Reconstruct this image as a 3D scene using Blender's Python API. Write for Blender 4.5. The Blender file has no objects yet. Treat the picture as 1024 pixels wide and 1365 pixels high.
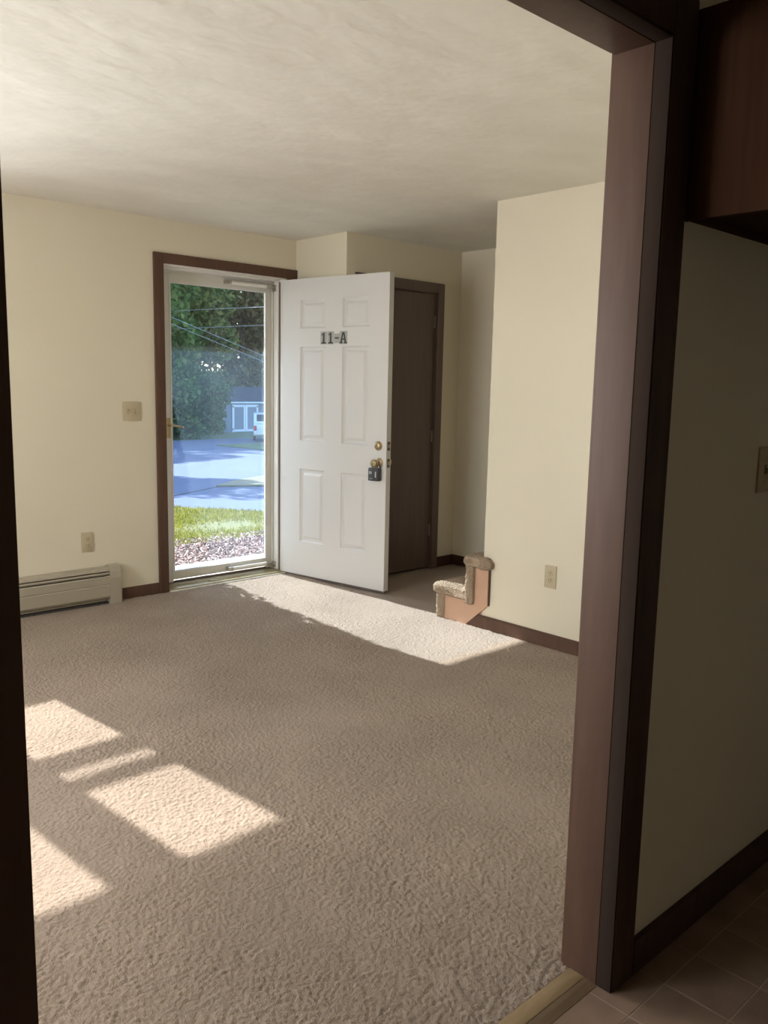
import bpy, bmesh, math, random
import numpy as np
from mathutils import Matrix, Vector

random.seed(7); rng = np.random.default_rng(11)
sc = bpy.context.scene
C = sc.collection

# ------------------------------------------------------------------ camera
EYE = 1.3459
YAW, PITCH, ROLL, FPX = math.radians(43.1444), math.radians(-8.521), math.radians(1.1793), 1127.45
fw = Vector((math.sin(YAW)*math.cos(PITCH), math.cos(YAW)*math.cos(PITCH), math.sin(PITCH)))
rt = Vector((math.cos(YAW), -math.sin(YAW), 0)); up = rt.cross(fw)
rt2 = math.cos(ROLL)*rt + math.sin(ROLL)*up; up2 = -math.sin(ROLL)*rt + math.cos(ROLL)*up
cd = bpy.data.cameras.new('camera'); cam = bpy.data.objects.new('camera', cd); C.objects.link(cam)
cd.sensor_fit = 'VERTICAL'; cd.sensor_height = 36.0; cd.sensor_width = 27.0; cd.lens = FPX/1365*36.0
cd.clip_start = 0.02; cd.clip_end = 400
cam.matrix_world = Matrix(((rt2.x, up2.x, -fw.x, 0), (rt2.y, up2.y, -fw.y, 0), (rt2.z, up2.z, -fw.z, EYE), (0, 0, 0, 1)))
sc.camera = cam

# ------------------------------------------------------------------ world, sun, window daylight, added fill lamps
SUN_DIR = Vector((0.09, -1.0, -0.69)).normalized()
w = bpy.data.worlds.new('sky'); sc.world = w; w.use_nodes = True
nt = w.node_tree; nt.nodes.clear()
sky = nt.nodes.new('ShaderNodeTexSky'); sky.sky_type = 'NISHITA'; sky.sun_disc = False
sky.sun_elevation = math.asin(-SUN_DIR.z); sky.sun_rotation = math.atan2(-SUN_DIR.x, -SUN_DIR.y)
bg = nt.nodes.new('ShaderNodeBackground'); bg.inputs['Strength'].default_value = 0.58
wo = nt.nodes.new('ShaderNodeOutputWorld')
nt.links.new(sky.outputs[0], bg.inputs[0]); nt.links.new(bg.outputs[0], wo.inputs[0])

sd = bpy.data.lights.new('sun', 'SUN'); sd.energy = 14.6; sd.angle = math.radians(0.6); sd.color = (1.0, 0.97, 0.92)
sun = bpy.data.objects.new('sun', sd); C.objects.link(sun)
sun.rotation_euler = SUN_DIR.to_track_quat('-Z', 'Y').to_euler(); sun.location = (0, 12, 12)

def area(name, loc, direction, sx, sy, power, color):
    l = bpy.data.lights.new(name, 'AREA'); l.shape = 'RECTANGLE'; l.size = sx; l.size_y = sy; l.energy = power; l.color = color
    o = bpy.data.objects.new(name, l); C.objects.link(o); o.location = loc
    o.rotation_euler = Vector(direction).to_track_quat('-Z', 'Z').to_euler(); return o
# area lamps: sky light at the front window, added fill at the invented side window
area('window_daylight_front', (0.0, 5.03, 1.52), (0, -1, 0.30), 2.5, 1.05, 162, (0.95, 0.965, 1.0))
area('side_fill_lamp', (-1.86, 3.0, 1.50), (1, 0, 0.30), 1.5, 1.1, 88, (0.95, 0.965, 1.0))

# fill lamp added in the unseen upper stairwell to brighten the hall
area('stairwell_fill_lamp', (4.2, 1.0, 4.55), (0, .55, -1), .9, .9, 30, (1.0, 0.95, 0.88))

vs = sc.view_settings; vs.view_transform = 'Standard'; vs.look = 'None'; vs.gamma = 1.0; vs.use_curve_mapping = False
vs.exposure = 0.08

# ------------------------------------------------------------------ dimensions (metres)
YF, YX = 4.818, 4.985          # front wall, inner and outer face
ZC = 2.3131                    # ceiling
XJ, YC, XK = 3.640, 4.284, 4.7426
XR, YR, XR2 = 3.5795, 2.995, 3.69
YO, YK, YKW = 1.020, 0.893, 0.905
XO, XL, ZO = 1.5666, 0.3152, 2.0107
XW = -1.75                     # left wall of the room

# ------------------------------------------------------------------ materials
MATS = {}
def mat(name, color, rough=0.6, metal=0.0, spec=0.5, var=None, scale=8.0, stretch=(1, 1, 1), bump=0.0, bscale=60.0, bdist=0.002,
        detail=4.0, island=None, coat=0.0, bstretch=None):
    if name in MATS: return MATS[name]
    m = bpy.data.materials.new(name); m.use_nodes = True; MATS[name] = m
    n = m.node_tree.nodes; l = m.node_tree.links; b = n['Principled BSDF']
    b.inputs['Base Color'].default_value = (*color, 1); b.inputs['Roughness'].default_value = rough
    b.inputs['Metallic'].default_value = metal; b.inputs['Specular IOR Level'].default_value = spec
    b.inputs['Coat Weight'].default_value = coat
    tc = n.new('ShaderNodeTexCoord')
    if var is not None:
        mp = n.new('ShaderNodeMapping'); mp.inputs['Scale'].default_value = stretch; l.new(tc.outputs['Object'], mp.inputs[0])
        no = n.new('ShaderNodeTexNoise'); no.inputs['Scale'].default_value = scale; no.inputs['Detail'].default_value = detail
        l.new(mp.outputs[0], no.inputs['Vector'])
        r = n.new('ShaderNodeValToRGB'); r.color_ramp.elements[0].position = .3; r.color_ramp.elements[1].position = .7
        r.color_ramp.elements[0].color = (*var, 1); r.color_ramp.elements[1].color = (*color, 1)
        l.new(no.outputs['Fac'], r.inputs[0]); l.new(r.outputs[0], b.inputs['Base Color'])
    if island:
        g = n.new('ShaderNodeNewGeometry'); r = n.new('ShaderNodeValToRGB')
        r.color_ramp.elements[0].color = (*island[0], 1); r.color_ramp.elements[1].color = (*island[-1], 1)
        for i, c in enumerate(island[1:-1]):
            e = r.color_ramp.elements.new((i+1)/(len(island)-1)); e.color = (*c, 1)
        l.new(g.outputs['Random Per Island'], r.inputs[0]); l.new(r.outputs[0], b.inputs['Base Color'])
    if bump:
        mp2 = n.new('ShaderNodeMapping'); mp2.inputs['Scale'].default_value = bstretch or stretch; l.new(tc.outputs['Object'], mp2.inputs[0])
        n2 = n.new('ShaderNodeTexNoise'); n2.inputs['Scale'].default_value = bscale; n2.inputs['Detail'].default_value = 3
        l.new(mp2.outputs[0], n2.inputs['Vector'])
        bp = n.new('ShaderNodeBump'); bp.inputs['Strength'].default_value = bump; bp.inputs['Distance'].default_value = bdist
        l.new(n2.outputs['Fac'], bp.inputs['Height']); l.new(bp.outputs[0], b.inputs['Normal'])
    return m

wall_m = mat('cream_wall_paint', (0.76, 0.70, 0.555), 0.55, var=(0.735, 0.675, 0.53), scale=1.6, bump=.15, bscale=180, bdist=.001)
ceil_m = mat('skim_coat_ceiling', (0.82, 0.785, 0.70), 0.9, var=(0.75, 0.715, 0.63), scale=2.2, stretch=(1, 1.6, 1), bump=.5, bscale=5.5, bdist=.016, detail=6)
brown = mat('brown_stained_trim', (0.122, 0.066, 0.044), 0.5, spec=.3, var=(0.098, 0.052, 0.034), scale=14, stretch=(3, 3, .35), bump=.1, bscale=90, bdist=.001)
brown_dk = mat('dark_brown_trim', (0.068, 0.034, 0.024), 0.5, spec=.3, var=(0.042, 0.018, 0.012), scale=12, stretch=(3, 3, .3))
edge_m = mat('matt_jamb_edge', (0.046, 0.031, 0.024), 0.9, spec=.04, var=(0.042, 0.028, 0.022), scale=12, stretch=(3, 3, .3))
closet_m = mat('dark_flush_door_wood', (0.16, 0.118, 0.10), 0.45, var=(0.138, 0.098, 0.082), scale=10, stretch=(4, 4, .25))
cab_m = mat('cabinet_wood', (0.066, 0.030, 0.014), 0.85, spec=.08, var=(0.048, 0.019, 0.011), scale=12, stretch=(5, 5, .3))
door_m = mat('white_door_paint', (0.74, 0.725, 0.71), 0.32, bump=.05, bscale=150, bdist=.0005)
white_m = mat('white_frame_paint', (0.76, 0.73, 0.68), 0.4)
storm_m = mat('storm_door_aluminium', (0.70, 0.68, 0.62), 0.4)
tan_plate = mat('ivory_plastic', (0.53, 0.45, 0.30), 0.35)
tan_dark = mat('ivory_plastic_slot', (0.10, 0.075, 0.05), 0.5)
heat_m = mat('beige_heater_enamel', (0.40, 0.355, 0.275), 0.4)
heat_dk = mat('heater_shadow_slot', (0.06, 0.05, 0.045), 0.6)
brass = mat('aged_brass', (0.52, 0.42, 0.26), 0.32, metal=1.0)
silver = mat('brushed_nickel', (0.50, 0.47, 0.43), 0.35, metal=1.0)
steel_dk = mat('dark_steel', (0.16, 0.14, 0.12), 0.4, metal=.8)
lock_m = mat('grey_lockbox_casing', (0.060, 0.062, 0.070), 0.5)
lab_m = mat('pale_label_print', (0.62, 0.62, 0.64), 0.5)
plate_m = mat('silver_sticker', (0.45, 0.45, 0.42), 0.4, metal=.2)
ink_m = mat('charcoal_numeral', (0.045, 0.045, 0.042), 0.5)
panel_m = mat('stair_skirt_board', (0.60, 0.38, 0.26), 0.45, var=(0.56, 0.345, 0.235), scale=9)
oak_m = mat('threshold_wood', (0.34, 0.24, 0.125), 0.5, var=(0.26, 0.175, 0.085), scale=16, stretch=(.4, 4, 4))
oak_dk = mat('threshold_wood_bevel', (0.20, 0.13, 0.075), 0.5, var=(0.15, 0.10, 0.055), scale=16, stretch=(.4, 4, 4))
tile_m = mat('brown_vinyl_tile', (0.30, 0.20, 0.14), 0.5, var=(0.19, 0.125, 0.085), scale=9, detail=7, bump=.1, bscale=30)
grout_m = mat('tile_joint', (0.38, 0.28, 0.21), 0.7)
rubber = mat('door_sweep_rubber', (0.16, 0.13, 0.11), 0.7)
olive_m = mat('bronze_sill_metal', (0.42, 0.36, 0.22), 0.35, metal=.6)

def carpet_mat(name, c1, c2, scale=1.0, relief=.004):
    m = bpy.data.materials.new(name); m.use_nodes = True; MATS[name] = m
    n = m.node_tree.nodes; l = m.node_tree.links; b = n['Principled BSDF']
    b.inputs['Roughness'].default_value = 1.0; b.inputs['Specular IOR Level'].default_value = 0.1
    b.inputs['Sheen Weight'].default_value = 0.15
    tc = n.new('ShaderNodeTexCoord')
    wn = n.new('ShaderNodeTexNoise'); wn.inputs['Scale'].default_value = 35; l.new(tc.outputs['Object'], wn.inputs['Vector'])
    mx = n.new('ShaderNodeMixRGB'); mx.blend_type = 'ADD'; mx.inputs[0].default_value = .02
    l.new(tc.outputs['Object'], mx.inputs[1]); l.new(wn.outputs['Color'], mx.inputs[2])
    mp = n.new('ShaderNodeMapping'); mp.inputs['Scale'].default_value = (1.0, 1.0, 1.0); l.new(mx.outputs[0], mp.inputs[0])
    t1 = n.new('ShaderNodeTexNoise'); t1.inputs['Scale'].default_value = 240/scale; t1.inputs['Detail'].default_value = 1.5; l.new(mp.outputs[0], t1.inputs['Vector'])
    t2 = n.new('ShaderNodeTexNoise'); t2.inputs['Scale'].default_value = 420/scale; t2.inputs['Detail'].default_value = 2; l.new(tc.outputs['Object'], t2.inputs['Vector'])
    t3 = n.new('ShaderNodeTexNoise'); t3.inputs['Scale'].default_value = 2.2; t3.inputs['Detail'].default_value = 5; l.new(tc.outputs['Object'], t3.inputs['Vector'])
    # colour: broad wear, shade between the tufts painted in as a darker tone
    r = n.new('ShaderNodeValToRGB'); r.color_ramp.elements[0].position = .35; r.color_ramp.elements[1].position = .68
    r.color_ramp.elements[0].color = (*c2, 1); r.color_ramp.elements[1].color = (*c1, 1); l.new(t3.outputs['Fac'], r.inputs[0])
    r2 = n.new('ShaderNodeValToRGB'); r2.color_ramp.elements[0].position = .30; r2.color_ramp.elements[1].position = .52
    r2.color_ramp.elements[0].color = (.93, .92, .91, 1); r2.color_ramp.elements[1].color = (1, 1, 1, 1); l.new(t1.outputs['Fac'], r2.inputs[0])
    mu = n.new('ShaderNodeMixRGB'); mu.blend_type = 'MULTIPLY'; mu.inputs[0].default_value = 1
    l.new(r.outputs[0], mu.inputs[1]); l.new(r2.outputs[0], mu.inputs[2]); l.new(mu.outputs[0], b.inputs['Base Color'])
    ad = n.new('ShaderNodeMath'); ad.operation = 'MULTIPLY_ADD'; ad.inputs[1].default_value = .25
    l.new(t2.outputs['Fac'], ad.inputs[0]); l.new(t1.outputs['Fac'], ad.inputs[2])
    bp = n.new('ShaderNodeBump'); bp.inputs['Strength'].default_value = .6 if relief < .005 else .9; bp.inputs['Distance'].default_value = relief
    l.new(ad.outputs[0], bp.inputs['Height']); l.new(bp.outputs[0], b.inputs['Normal'])
    return m
carpet = carpet_mat('beige_carpet', (0.325, 0.252, 0.190), (0.268, 0.205, 0.152))
stair_carpet = carpet_mat('stair_carpet', (0.47, 0.36, 0.255), (0.42, 0.315, 0.22), 2.2, .011)

def glass_mat(name, tint, dust, dcol):
    m = bpy.data.materials.new(name); m.use_nodes = True; MATS[name] = m
    n = m.node_tree.nodes; l = m.node_tree.links; n.remove(n['Principled BSDF']); out = n['Material Output']
    t = n.new('ShaderNodeBsdfTransparent'); t.inputs[0].default_value = (*tint, 1)
    g = n.new('ShaderNodeBsdfGlossy'); g.inputs['Roughness'].default_value = .02; g.inputs[0].default_value = (1, 1, 1, 1)
    fr = n.new('ShaderNodeFresnel'); fr.inputs[0].default_value = 1.35
    m1 = n.new('ShaderNodeMixShader'); l.new(fr.outputs[0], m1.inputs[0]); l.new(t.outputs[0], m1.inputs[1]); l.new(g.outputs[0], m1.inputs[2])
    last = m1
    if dust:
        d = n.new('ShaderNodeBsdfTranslucent'); d.inputs[0].default_value = (*dcol, 1)
        tc = n.new('ShaderNodeTexCoord'); no = n.new('ShaderNodeTexNoise'); no.inputs['Scale'].default_value = 2.5; no.inputs['Detail'].default_value = 3
        l.new(tc.outputs['Object'], no.inputs['Vector'])
        mm = n.new('ShaderNodeMath'); mm.operation = 'MULTIPLY'; mm.inputs[1].default_value = dust*2; l.new(no.outputs['Fac'], mm.inputs[0])
        m2 = n.new('ShaderNodeMixShader'); l.new(mm.outputs[0], m2.inputs[0]); l.new(m1.outputs[0], m2.inputs[1]); l.new(d.outputs[0], m2.inputs[2]); last = m2
    l.new(last.outputs[0], out.inputs[0]); return m
glass_clear = glass_mat('window_glass', (.90, .91, .92), 0, None)
glass_up = glass_mat('storm_glass_upper', (.94, .97, .99), .006, (.8, .9, 1))
glass_lo = glass_mat('storm_glass_dusty', (.86, .93, .99), .014, (.55, .75, 1))

def leaf_mat(name, cols, trans=.45):
    m = bpy.data.materials.new(name); m.use_nodes = True; MATS[name] = m
    n = m.node_tree.nodes; l = m.node_tree.links; n.remove(n['Principled BSDF']); out = n['Material Output']
    g = n.new('ShaderNodeNewGeometry'); r = n.new('ShaderNodeValToRGB')
    r.color_ramp.elements[0].color = (*cols[0], 1); r.color_ramp.elements[1].color = (*cols[-1], 1)
    for i, c in enumerate(cols[1:-1]): e = r.color_ramp.elements.new((i+1)/(len(cols)-1)); e.color = (*c, 1)
    l.new(g.outputs['Random Per Island'], r.inputs[0])
    d = n.new('ShaderNodeBsdfDiffuse'); t = n.new('ShaderNodeBsdfTranslucent'); mx = n.new('ShaderNodeMixShader'); mx.inputs[0].default_value = trans
    l.new(r.outputs[0], d.inputs[0]); l.new(r.outputs[0], t.inputs[0]); l.new(d.outputs[0], mx.inputs[1]); l.new(t.outputs[0], mx.inputs[2]); l.new(mx.outputs[0], out.inputs[0])
    return m
blade_m = leaf_mat('grass_blade', [(.15, .165, .012), (.22, .22, .02), (.29, .26, .034), (.37, .31, .08)], .5)

# ------------------------------------------------------------------ helpers
def link(name, me, m, parent=None):
    o = bpy.data.objects.new(name, me); C.objects.link(o)
    if m is not None and not me.materials: me.materials.append(m)
    if parent: o.parent = parent
    return o
def fin(bm, smooth=False):
    bmesh.ops.recalc_face_normals(bm, faces=bm.faces)
    me = bpy.data.meshes.new('mesh'); bm.to_mesh(me); bm.free()
    if smooth:
        for p in me.polygons: p.use_smooth = True
        try: me.set_sharp_from_angle(angle=math.radians(40))
        except Exception: pass
    return me
def add_box(bm, x0, x1, y0, y1, z0, z1, bev=0):
    r = bmesh.ops.create_cube(bm, size=1.0)['verts']
    for v in r: v.co = Vector(((x0+x1)/2+v.co.x*(x1-x0), (y0+y1)/2+v.co.y*(y1-y0), (z0+z1)/2+v.co.z*(z1-z0)))
    if bev:
        es = list({e for v in r for e in v.link_edges})
        bmesh.ops.bevel(bm, geom=es, offset=bev, segments=2, affect='EDGES', profile=.6)
def box(name, x0, x1, y0, y1, z0, z1, m, parent=None, bev=0):
    bm = bmesh.new(); add_box(bm, x0, x1, y0, y1, z0, z1, bev)
    return link(name, fin(bm, bool(bev)), m, parent)
def boxes(name, L, m, parent=None, bev=0):
    bm = bmesh.new()
    for b in L: add_box(bm, *b, bev)
    return link(name, fin(bm, bool(bev)), m, parent)
def prism(name, pts, axis, a0, a1, m, parent=None, bev=0):
    # pts in the other two axes, extruded along axis from a0 to a1
    bm = bmesh.new()
    def P(u, v, a): return {'x': (a, u, v), 'y': (u, a, v), 'z': (u, v, a)}[axis]
    A = [bm.verts.new(P(u, v, a0)) for u, v in pts]; B = [bm.verts.new(P(u, v, a1)) for u, v in pts]
    n = len(pts); bm.faces.new(A); bm.faces.new(B[::-1])
    for i in range(n): bm.faces.new((A[i], A[(i+1) % n], B[(i+1) % n], B[i]))
    if bev: bmesh.ops.bevel(bm, geom=list(bm.edges), offset=bev, segments=1, affect='EDGES')
    return link(name, fin(bm, False), m, parent)
def add_tube(bm, p0, p1, r0, r1=None, seg=16):
    r1 = r0 if r1 is None else r1
    p0, p1 = Vector(p0), Vector(p1); d = p1-p0
    bmesh.ops.create_cone(bm, cap_ends=True, segments=seg, radius1=r0, radius2=r1, depth=d.length,
                          matrix=Matrix.Translation((p0+p1)/2) @ d.to_track_quat('Z', 'Y').to_matrix().to_4x4())
def tube(name, p0, p1, r, m, parent=None, r1=None, seg=16):
    bm = bmesh.new(); add_tube(bm, p0, p1, r, r1, seg); return link(name, fin(bm, True), m, parent)
def path_tube(name, pts, r, m, parent=None, seg=8):
    bm = bmesh.new(); rings = []; pts = [Vector(p) for p in pts]
    for i, p in enumerate(pts):
        d = (pts[min(i+1, len(pts)-1)]-pts[max(i-1, 0)]).normalized()
        q = d.to_track_quat('Z', 'Y'); rr = r(i) if callable(r) else r
        rings.append([bm.verts.new(p+q @ Vector((rr*math.cos(2*math.pi*k/seg), rr*math.sin(2*math.pi*k/seg), 0))) for k in range(seg)])
    for a, b in zip(rings, rings[1:]):
        for k in range(seg): bm.faces.new((a[k], a[(k+1) % seg], b[(k+1) % seg], b[k]))
    bm.faces.new(rings[0]); bm.faces.new(rings[-1][::-1])
    return link(name, fin(bm, True), m, parent)
def lathe(name, prof, origin, direction, m, parent=None, seg=24):
    bm = bmesh.new(); q = Vector(direction).to_track_quat('Z', 'Y'); o = Vector(origin); rings = []
    for r, h in prof: rings.append([bm.verts.new(o+q @ Vector((r*math.cos(2*math.pi*k/seg), r*math.sin(2*math.pi*k/seg), h))) for k in range(seg)])
    for a, b in zip(rings, rings[1:]):
        for k in range(seg): bm.faces.new((a[k], a[(k+1) % seg], b[(k+1) % seg], b[k]))
    bm.faces.new(rings[0]); bm.faces.new(rings[-1][::-1])
    return link(name, fin(bm, True), m, parent)
def np_mesh(name, V, F, m, parent=None):
    me = bpy.data.meshes.new('mesh'); F = np.asarray(F, np.int32); k = F.shape[1]
    me.vertices.add(len(V)); me.vertices.foreach_set('co', np.asarray(V, np.float32).ravel())
    me.loops.add(F.size); me.loops.foreach_set('vertex_index', F.ravel())
    me.polygons.add(len(F)); me.polygons.foreach_set('loop_start', np.arange(0, F.size, k, dtype=np.int32))
    me.update(calc_edges=True); me.validate()
    return link(name, me, m, parent)
def tag(o, label, cat=None, group=None, kind=None):
    o['label'] = label
    if cat: o['category'] = cat
    if group: o['group'] = group
    if kind: o['kind'] = kind
    return o
def struct(o, label): return tag(o, label, kind='structure')
def empty(name, loc=(0, 0, 0), rz=0.0, parent=None):
    o = bpy.data.objects.new(name, None); C.objects.link(o); o.location = loc; o.rotation_euler = (0, 0, rz); o.empty_display_size = .1
    if parent: o.parent = parent
    return o

# ================================================================== SETTING: living room
struct(box('floor', XW, XK, 1.004, YF+.0, -.12, 0, carpet), 'beige tufted wall to wall carpet of the empty living room')
struct(boxes('ceiling', [(XW-.15, XR2, YO, YX, ZC, ZC+.2), (XR2, XK+.1, 2.3, YX, ZC, ZC+.2), (XR2-.02, XK+.1, .2, 2.3, 4.7, 4.8),
                         (XR2-.02, XR2+.02, .2, 2.3, ZC, 4.7), (XR2, XK+.1, 2.28, 2.3, ZC, 4.7)], ceil_m), 'swirl textured off white living room ceiling')
# front wall with door opening and window opening
DX0, DX1, DZ = 2.604, 3.557, 2.072
WX0, WX1, WZ0, WZ1 = -1.29, 1.29, 0.90, 2.09
struct(boxes('wall_front', [(XW-.15, WX0, YF, YX, -.4, ZC), (WX0, WX1, YF, YX, -.4, WZ0), (WX0, WX1, YF, YX, WZ1, ZC), (WX1, DX0, YF, YX, -.4, ZC),
                            (DX0, DX1, YF, YX, DZ, ZC), (DX0, DX1, YF, YX, -.4, -.005), (DX1, XK+.1, YF, YX, -.4, ZC)], wall_m), 'cream painted wall around the glass storm door')
SY0, SY1, SZ0, SZ1 = 2.2, 3.8, .92, 2.07
struct(boxes('wall_left', [(XW-.15, XW, YO-.1, SY0, -.2, ZC), (XW-.15, XW, SY1, YF, -.2, ZC), (XW-.15, XW, SY0, SY1, -.2, SZ0), (XW-.15, XW, SY0, SY1, SZ1, ZC)], wall_m),
       'cream painted side wall of the living room with an invented window')
struct(box('wall_right', XR, XR2, YO, YR, -.1, ZC, wall_m), 'cream painted wall with outlet between living room and stairs')
struct(box('wall_return', XJ, XJ+.1, YC+.1, YF, -.1, ZC, wall_m), 'narrow cream wall return beside the open entry door')
KX0, KX1, KZ = 3.775, 4.495, 2.008     # closet door opening
struct(boxes('wall_closet', [(XJ, KX0, YC, YC+.1, -.1, ZC), (KX1, XK, YC, YC+.1, -.1, ZC), (KX0, KX1, YC, YC+.1, KZ, ZC)], wall_m), 'cream hallway wall holding the dark closet door')
struct(boxes('wall_stair', [(XK, XK+.1, .1, YX, -.1, 4.7), (XR2, XK, .1, .2, -.1, 4.7), (XR, XR2, .1, YKW, -.1, ZC)], wall_m), 'shaded cream wall at the far side of the stairwell')
# partition between kitchen and living room
struct(boxes('wall_opening', [(XW-.15, XL-.02, YKW, YO, -.1, ZC), (XO+.02, XR2, YKW, YO, -.1, ZC), (XL-.02, XO+.02, YKW, YO, ZO+.02, ZC)], wall_m),
       'dim olive cream kitchen wall right of the brown doorway casing')
# kitchen shell
struct(box('wall_kitchen_back', -1.5, 3.2, -2.7, -2.6, -.1, ZC, wall_m), 'cream kitchen wall behind the viewer')
struct(box('wall_kitchen_left', -1.6, -1.5, -2.7, YKW, -.1, ZC, wall_m), 'cream kitchen wall at the left of the viewer')
struct(box('wall_kitchen_right', 3.2, 3.3, -2.7, YKW, -.1, ZC, wall_m), 'cream kitchen wall at the right of the viewer')
struct(box('ceiling_kitchen', -1.6, 3.3, -2.7, YO, ZC, ZC+.2, ceil_m), 'off white kitchen ceiling')

# kitchen floor: joints + single tiles
kf = struct(box('floor_kitchen', -1.5, 3.2, -2.6, .966, -.1, -.0008, grout_m), 'brown vinyl tile floor of the dark kitchen')
TS = .1525
tb = bmesh.new(); add_box(tb, -TS/2+.0022, TS/2-.0022, -TS/2+.0022, TS/2-.0022, -.004, 0, .0004); tme = fin(tb, False); tme.materials.append(tile_m)
cells = []
for i in range(-20, 12):
    for j in range(-23, 2):
        cx = 1.5385+TS*(i+.5); cy = .8305+TS*(j-.5)
        if -1.5 < cx-TS/2 and cx+TS/2 < 3.2 and cy-TS/2 > -2.6: cells.append((cx, cy))
cells.sort(key=lambda c: (c[0]-1.6)**2+(c[1]-.7)**2)
for k, (cx, cy) in enumerate(cells[:290]):
    hi = min(cy+TS/2, .9285)
    if cy+TS/2 > .93:
        t = box('tile', cx-TS/2+.0016, cx+TS/2-.0016, cy-TS/2+.0016, .9285, -.004, 0, tile_m, kf)
    else:
        t = bpy.data.objects.new('tile', tme); C.objects.link(t); t.location = (cx, cy, 0); t.parent = kf
rb = bmesh.new()
for cx, cy in cells[290:]: add_box(rb, cx-TS/2+.0016, cx+TS/2-.0016, cy-TS/2+.0016, min(cy+TS/2-.0016, .9285), -.004, 0)
o = link('tile_field', fin(rb), tile_m, kf); o['kind'] = 'stuff'

# opening casing: jambs, header, kitchen side casing and room side casing
tr = struct(empty('trim_1', (XO, .96, 0)), 'tall brown stained wood casing framing the wide kitchen doorway')
def T(name, *b, m=brown, bev=.002):
    bx = (b[0]-XO, b[1]-XO, b[2]-.96, b[3]-.96, b[4], b[5]); return box(name, *bx, m, tr, bev)
JX = .03
T('jamb', XO, XO+.02, YKW+.028, YO+.002, 0, ZO+.02, bev=.0015)
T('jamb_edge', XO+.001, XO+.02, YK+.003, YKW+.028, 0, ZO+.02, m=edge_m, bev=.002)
T('jamb', XL-.02, XL, YK+.003, YO+.002, 0, ZO+.02, bev=.0015)
T('header', XL, XO, YKW+.028, YO+.002, ZO, ZO+.02, bev=.0015)
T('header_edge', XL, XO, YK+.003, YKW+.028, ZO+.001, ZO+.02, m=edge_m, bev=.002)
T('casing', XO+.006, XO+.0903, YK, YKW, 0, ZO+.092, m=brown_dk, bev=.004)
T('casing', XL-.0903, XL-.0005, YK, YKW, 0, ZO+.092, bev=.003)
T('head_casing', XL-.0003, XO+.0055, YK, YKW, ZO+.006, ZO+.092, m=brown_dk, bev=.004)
T('casing', XO+.006, XO+.09, YO, YO+.013, 0, ZO+.09, bev=.003)
T('casing', XL-.09, XL-.006, YO, YO+.013, 0, ZO+.09, bev=.003)
T('head_casing', XL-.0055, XO+.0055, YO, YO+.013, ZO+.006, ZO+.09, bev=.003)
th = struct(empty('trim_2', (XO, .97, 0)), 'worn wooden threshold strip between carpet and kitchen tile')
box('threshold_board', XL-XO, 0, .962-.97, 1.004-.97, -.01, .006, oak_m, th, .002)
prism('threshold_bevel', [(.962-.97, -.01), (.962-.97, .005), (.95-.97, .004), (.930-.97, .0005), (.930-.97, -.01)], 'x', XL-XO, 0, oak_dk, th)

# carpet pile: a relief of small curled tufts over the part of the floor in view
def pile():
    x0, x1, y0, y1, st_ = XL-.25, XR-.002, 1.006, YF-.002, .0044
    nx, ny = int((x1-x0)/st_)+1, int((y1-y0)/st_)+1
    f = np.fft.fft2(rng.normal(size=(ny, nx))); kx = np.fft.fftfreq(nx, (x1-x0)/nx)[None]; ky = np.fft.fftfreq(ny, (y1-y0)/ny)[:, None]
    k = np.hypot(kx*.9, ky*1.1); h = np.fft.ifft2(f*np.exp(-((k-40)/20)**2)).real; h /= h.std()
    g = np.fft.ifft2(np.fft.fft2(rng.normal(size=(ny, nx)))*np.exp(-(np.hypot(kx, ky*1.6)/2.2)**2)).real; g /= g.std()
    h = .0043*(np.sqrt(np.minimum(np.abs(h), 1.6)+.02)-.75)*(1+.12*g)+.0010*g
    Xg, Yg = np.meshgrid(np.linspace(x0, x1, nx), np.linspace(y0, y1, ny))
    V = np.stack([Xg, Yg, .0020+h], 2).reshape(-1, 3); i = (np.arange(ny-1)[:, None]*nx+np.arange(nx-1)[None]).ravel()
    o = np_mesh('carpet_pile', V, np.stack([i, i+1, i+nx+1, i+nx], 1), carpet); o.data.polygons.foreach_set('use_smooth', np.ones(len(o.data.polygons), bool)); return o
pl_ = pile(); pl_.parent = bpy.data.objects['floor']; pl_['kind'] = 'stuff'
bpy.data.objects['floor'].location.z = -.005; pl_.location.z = .005
# frayed carpet edge along the threshold (real tufts)
V = []; F = []
for i in range(1500):
    x = random.uniform(XL+.005, XO-.005); y = 1.004+random.uniform(-.008, .006); r = random.uniform(.0025, .0045)
    a = random.uniform(-.6, .6); h = random.uniform(.004, .009); b0 = len(V)
    lx, ly = r*math.cos(a), r*math.sin(a)
    V += [(x-lx, y-.003-ly, .0), (x+lx, y-.003+ly, .0), (x+lx, y+.004, .0), (x-lx, y+.004, .0), (x, y-.002-random.uniform(0, .004), h)]
    F += [(b0, b0+1, b0+4), (b0+1, b0+2, b0+4), (b0+2, b0+3, b0+4), (b0+3, b0, b0+4)]
fr_ = np_mesh('carpet_fringe', V, F, carpet, None); fr_.parent = bpy.data.objects['floor']; fr_['kind'] = 'stuff'

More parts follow.
